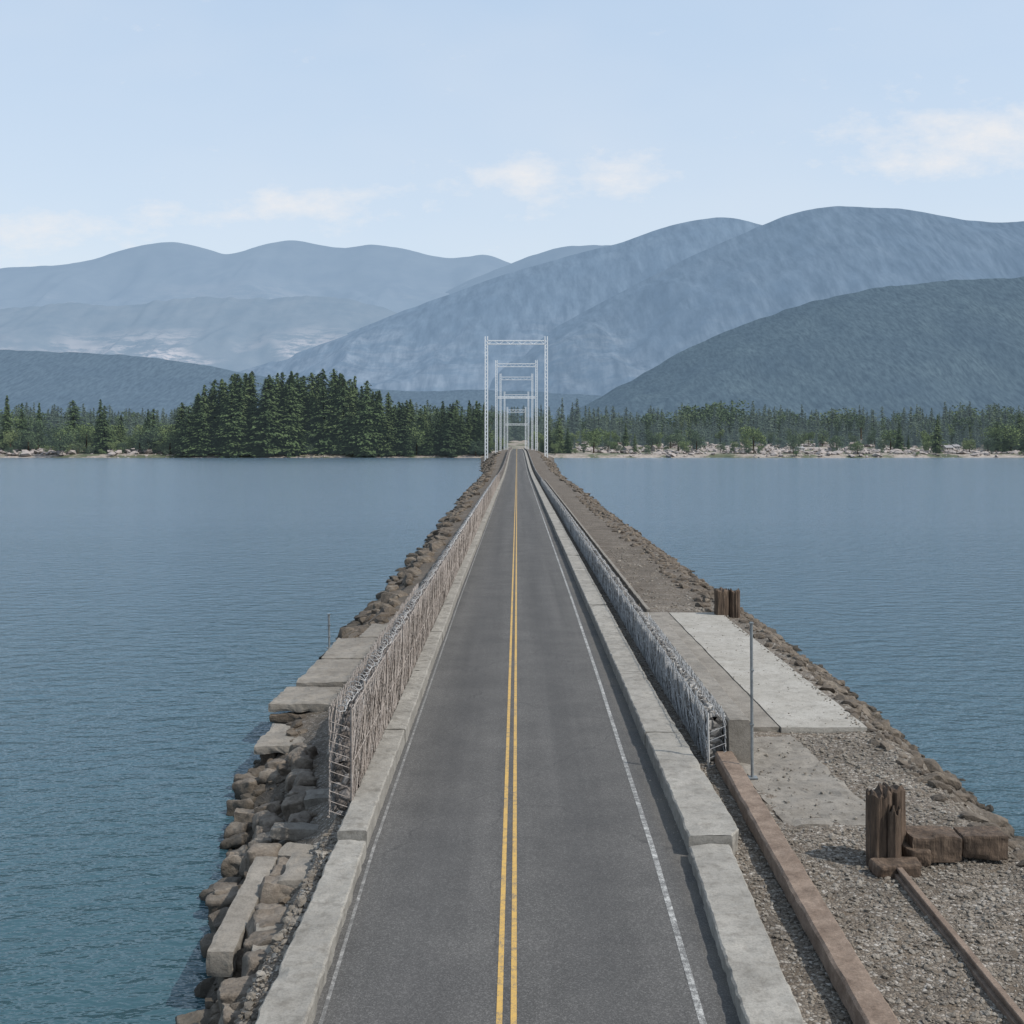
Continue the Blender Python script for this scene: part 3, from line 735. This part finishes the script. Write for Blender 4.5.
# ------------------------------------------------------------ mountains
def M_hill(name,alb0,alb1,pale,em,h,sc,tree=0.):
    m=bpy.data.materials.new(name);m.use_nodes=True;nolight(m);nt=m.node_tree;nt.nodes.clear()
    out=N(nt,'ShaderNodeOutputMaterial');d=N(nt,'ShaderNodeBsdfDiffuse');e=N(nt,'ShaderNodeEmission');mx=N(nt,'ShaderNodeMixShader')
    v=coords(nt);a=noise(nt,v,sc,6,.68);c=ramp(nt,a,[(.35,alb0),(.65,alb1)])
    if pale:
        p=noise(nt,coords(nt,(.45,1,2.2)),sc*1.6,7,.78);q=noise(nt,v,sc*.35,3);geo=N(nt,'ShaderNodeNewGeometry');s=N(nt,'ShaderNodeSeparateXYZ');nt.links.new(geo.outputs['Position'],s.inputs[0])
        lo=ramp(nt,mth(nt,'DIVIDE',s.outputs[2],pale[0]),[(.12,0.0),(.3,1.0),(.65,1.0),(.95,0.0)])
        mk_=mth(nt,'MULTIPLY',ramp(nt,p,[(.45,0.0),(.55,1.0)]),ramp(nt,q,[(.40,0.0),(.54,1.0)]))
        c=mix(nt,mth(nt,'MULTIPLY',mk_,lo),c,pale[1])
    if tree:
        t=noise(nt,coords(nt,(1,.2,.2)),tree,3,.7);c=mix(nt,1.0,c,ramp(nt,t,[(.32,.3),(.68,1.75)]),'MULTIPLY')
    nt.links.new(c,d.inputs[0]);e.inputs[0].default_value=(*em,1);mx.inputs[0].default_value=h  # distance haze painted in: bluish emission mixed over the hill's own colour
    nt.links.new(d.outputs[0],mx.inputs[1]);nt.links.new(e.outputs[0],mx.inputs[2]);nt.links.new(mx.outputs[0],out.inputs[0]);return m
def hill(name,D,pts,depth,m,amp,fs,seed=0,nx=420,nyy=130,back=.3,ridge=.004,rg=.02):
    px=np.array([p[0] for p in pts],float);py=np.array([p[1] for p in pts],float)
    s=D/1100.;xk=(px-517)*s;zk=(444-py)*s+CAMH
    xs=np.linspace(xk[0],xk[-1],nx)
    zr=np.interp(xs,xk,zk)
    ker=np.hanning(13);ker/=ker.sum();zr=np.convolve(np.pad(zr,6,mode='edge'),ker,'valid')
    zr=zr+zr.mean()*ridge*fbm(xs/(fs*.12),xs*0,seed,4)
    v=np.concatenate([np.linspace(-1,0,nyy),np.linspace(0,1,20)[1:]*back])
    XX=np.repeat(xs[None,:],len(v),0);VV=np.repeat(v[:,None],nx,1)
    YY=D+VV*depth
    t=np.clip(1-np.abs(VV),0,1)
    g=1-np.abs(fbm(XX/fs+seed+.35*fbm(XX/fs,YY/fs,seed,3),YY/(fs*2.2),seed,4,.5))*2
    shape=t**1.25
    ZZ=zr[None,:]*shape+amp*zr.mean()*g*(t*(1-t)*4*.5)+rg*zr.mean()*fbm(XX/(fs*.25),YY/(fs*.25),seed,5)*t*(1-t)*3
    lim=(zr[None,:]-CAMH)*(YY/D)*(.985)+CAMH
    ZZ=np.where(VV<-.02,np.minimum(ZZ,lim-(-VV)*.25*zr[None,:]),ZZ)
    ZZ=ZZ-(1-t)*30
    mesh_obj(name,np.stack([XX,YY,ZZ],-1).reshape(-1,3),grid_faces(*XX.shape),m,smooth=True)
A=[(-500,300),(-200,285),(0,268),(60,265),(95,260),(120,250),(165,241),(195,245),(228,256),(262,245),(290,239),(315,244),(340,249),(370,244),(400,248),(440,258),(462,258),(485,253),(505,261),(530,270),(560,280),(640,300),(900,330)]
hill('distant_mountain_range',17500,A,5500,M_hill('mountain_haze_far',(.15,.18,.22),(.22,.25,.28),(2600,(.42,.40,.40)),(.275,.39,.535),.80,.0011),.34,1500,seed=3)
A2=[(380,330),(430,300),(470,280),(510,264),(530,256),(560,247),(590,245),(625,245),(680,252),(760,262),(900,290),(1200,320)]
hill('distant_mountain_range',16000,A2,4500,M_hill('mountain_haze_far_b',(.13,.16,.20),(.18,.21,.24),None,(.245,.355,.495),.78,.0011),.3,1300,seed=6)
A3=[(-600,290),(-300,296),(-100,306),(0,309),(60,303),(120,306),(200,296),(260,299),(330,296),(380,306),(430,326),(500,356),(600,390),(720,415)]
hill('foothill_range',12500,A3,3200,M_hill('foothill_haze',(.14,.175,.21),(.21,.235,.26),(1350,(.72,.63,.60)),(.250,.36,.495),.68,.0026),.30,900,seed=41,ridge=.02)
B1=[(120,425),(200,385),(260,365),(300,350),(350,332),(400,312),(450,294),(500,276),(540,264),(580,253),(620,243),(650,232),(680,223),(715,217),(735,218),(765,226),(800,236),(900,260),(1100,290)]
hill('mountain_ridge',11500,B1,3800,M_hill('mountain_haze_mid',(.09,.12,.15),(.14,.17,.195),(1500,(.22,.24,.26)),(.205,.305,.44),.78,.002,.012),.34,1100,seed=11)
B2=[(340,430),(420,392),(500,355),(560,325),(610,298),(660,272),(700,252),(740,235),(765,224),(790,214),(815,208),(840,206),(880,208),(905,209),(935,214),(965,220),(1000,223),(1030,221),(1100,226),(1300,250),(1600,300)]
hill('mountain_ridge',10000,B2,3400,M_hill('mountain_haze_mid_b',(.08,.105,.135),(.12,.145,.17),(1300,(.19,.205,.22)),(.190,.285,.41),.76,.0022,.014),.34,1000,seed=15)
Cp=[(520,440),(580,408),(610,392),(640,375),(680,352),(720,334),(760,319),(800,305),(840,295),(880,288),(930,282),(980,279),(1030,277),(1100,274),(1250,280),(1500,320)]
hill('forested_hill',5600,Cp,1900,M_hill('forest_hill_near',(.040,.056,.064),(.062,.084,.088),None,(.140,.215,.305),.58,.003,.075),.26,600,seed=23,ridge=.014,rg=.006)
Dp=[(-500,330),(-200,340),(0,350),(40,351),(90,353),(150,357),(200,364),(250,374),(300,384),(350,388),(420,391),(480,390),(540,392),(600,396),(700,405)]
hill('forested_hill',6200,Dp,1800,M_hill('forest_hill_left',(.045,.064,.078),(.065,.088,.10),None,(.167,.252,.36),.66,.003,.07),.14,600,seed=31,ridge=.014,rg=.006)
# ------------------------------------------------------------ world
w=bpy.data.worlds.new('World');scene.world=w;w.use_nodes=True;nt=w.node_tree;bg=nt.nodes['Background']
EL=50.;AZ=115.
sky=N(nt,'ShaderNodeTexSky');sky.sky_type='NISHITA';sky.sun_disc=False;sky.sun_elevation=math.radians(EL);sky.sun_rotation=math.radians(AZ)
sky.air_density=1.0;sky.dust_density=3.0;sky.ozone_density=1.5;sky.altitude=100
tc=N(nt,'ShaderNodeTexCoord');sx=N(nt,'ShaderNodeSeparateXYZ');nt.links.new(tc.outputs['Generated'],sx.inputs[0])
yy=mth(nt,'MAXIMUM',sx.outputs[1],.05);u=mth(nt,'DIVIDE',sx.outputs[0],yy);vv=mth(nt,'DIVIDE',sx.outputs[2],yy)
cmb=N(nt,'ShaderNodeCombineXYZ');nt.links.new(u,cmb.inputs[0]);nt.links.new(mth(nt,'MULTIPLY',vv,2.),cmb.inputs[1])
cn=noise(nt,cmb.outputs[0],19,5,.66);cn2=noise(nt,cmb.outputs[0],2.6,3,.6)
tot=None
for (cu,cv,ru,rv,s) in [(.005,.24,.05,.026,1.05),(.095,.246,.042,.022,1.05),(-.18,.217,.08,.02,.95),(-.43,.195,.08,.02,.9),(.43,.28,.14,.03,1.2),(.38,.26,.09,.022,.9),(-.29,.21,.08,.02,.7),(-.06,.235,.06,.015,.5)]:
    du=mth(nt,'DIVIDE',mth(nt,'SUBTRACT',u,cu),ru);dv=mth(nt,'DIVIDE',mth(nt,'SUBTRACT',vv,cv),rv)
    r2=mth(nt,'ADD',mth(nt,'MULTIPLY',du,du),mth(nt,'MULTIPLY',dv,dv))
    g=mth(nt,'MULTIPLY',mth(nt,'EXPONENT',mth(nt,'MULTIPLY',r2,-1.0)),s)
    tot=g if tot is None else mth(nt,'MAXIMUM',tot,g)
cl=ramp(nt,mth(nt,'ADD',mth(nt,'MULTIPLY',tot,.58),mth(nt,'MULTIPLY',mth(nt,'SUBTRACT',cn,.5),1.4)),[(.2,0.0),(.42,.3),(.8,.8)])
veil=ramp(nt,cn2,[(.42,0.0),(.75,.16)])
cf=mth(nt,'ADD',cl,veil,True)
hz=ramp(nt,mth(nt,'MULTIPLY',sx.outputs[2],2.4),[(.25,(.54,.60,.655)),(1.0,(.405,.515,.645))])
hzs=N(nt,'ShaderNodeVectorMath',operation='SCALE');nt.links.new(hz,hzs.inputs[0]);hzs.inputs['Scale'].default_value=12.
skyc=mix(nt,.62,sky.outputs[0],hzs.outputs[0])
final=mix(nt,cf,skyc,(6.3,6.25,6.3))
nt.links.new(final,bg.inputs[0]);bg.inputs[1].default_value=.138
# ------------------------------------------------------------ sun
sd=bpy.data.lights.new('sun','SUN');sd.energy=4.0;sd.angle=math.radians(.6);sd.color=(1,.94,.86)
so=bpy.data.objects.new('sun',sd);scene.collection.objects.link(so)
az=math.radians(AZ);el=math.radians(EL)
dv=Vector((math.sin(az)*math.cos(el),math.cos(az)*math.cos(el),math.sin(el)))
so.rotation_euler=dv.to_track_quat('Z','Y').to_euler();so.location=(50,-20,60)
# ------------------------------------------------------------ camera
cd=bpy.data.cameras.new('camera');cd.sensor_width=36;cd.lens=36*1100/1024;cd.shift_y=-68/1024;cd.shift_x=-5/1024
cd.clip_start=.5;cd.clip_end=60000
co=bpy.data.objects.new('camera',cd);scene.collection.objects.link(co);co.location=(0,0,CAMH);co.rotation_euler=(math.radians(90),0,0)
scene.camera=co
scene.view_settings.view_transform='Standard';scene.view_settings.look='None';scene.view_settings.exposure=0
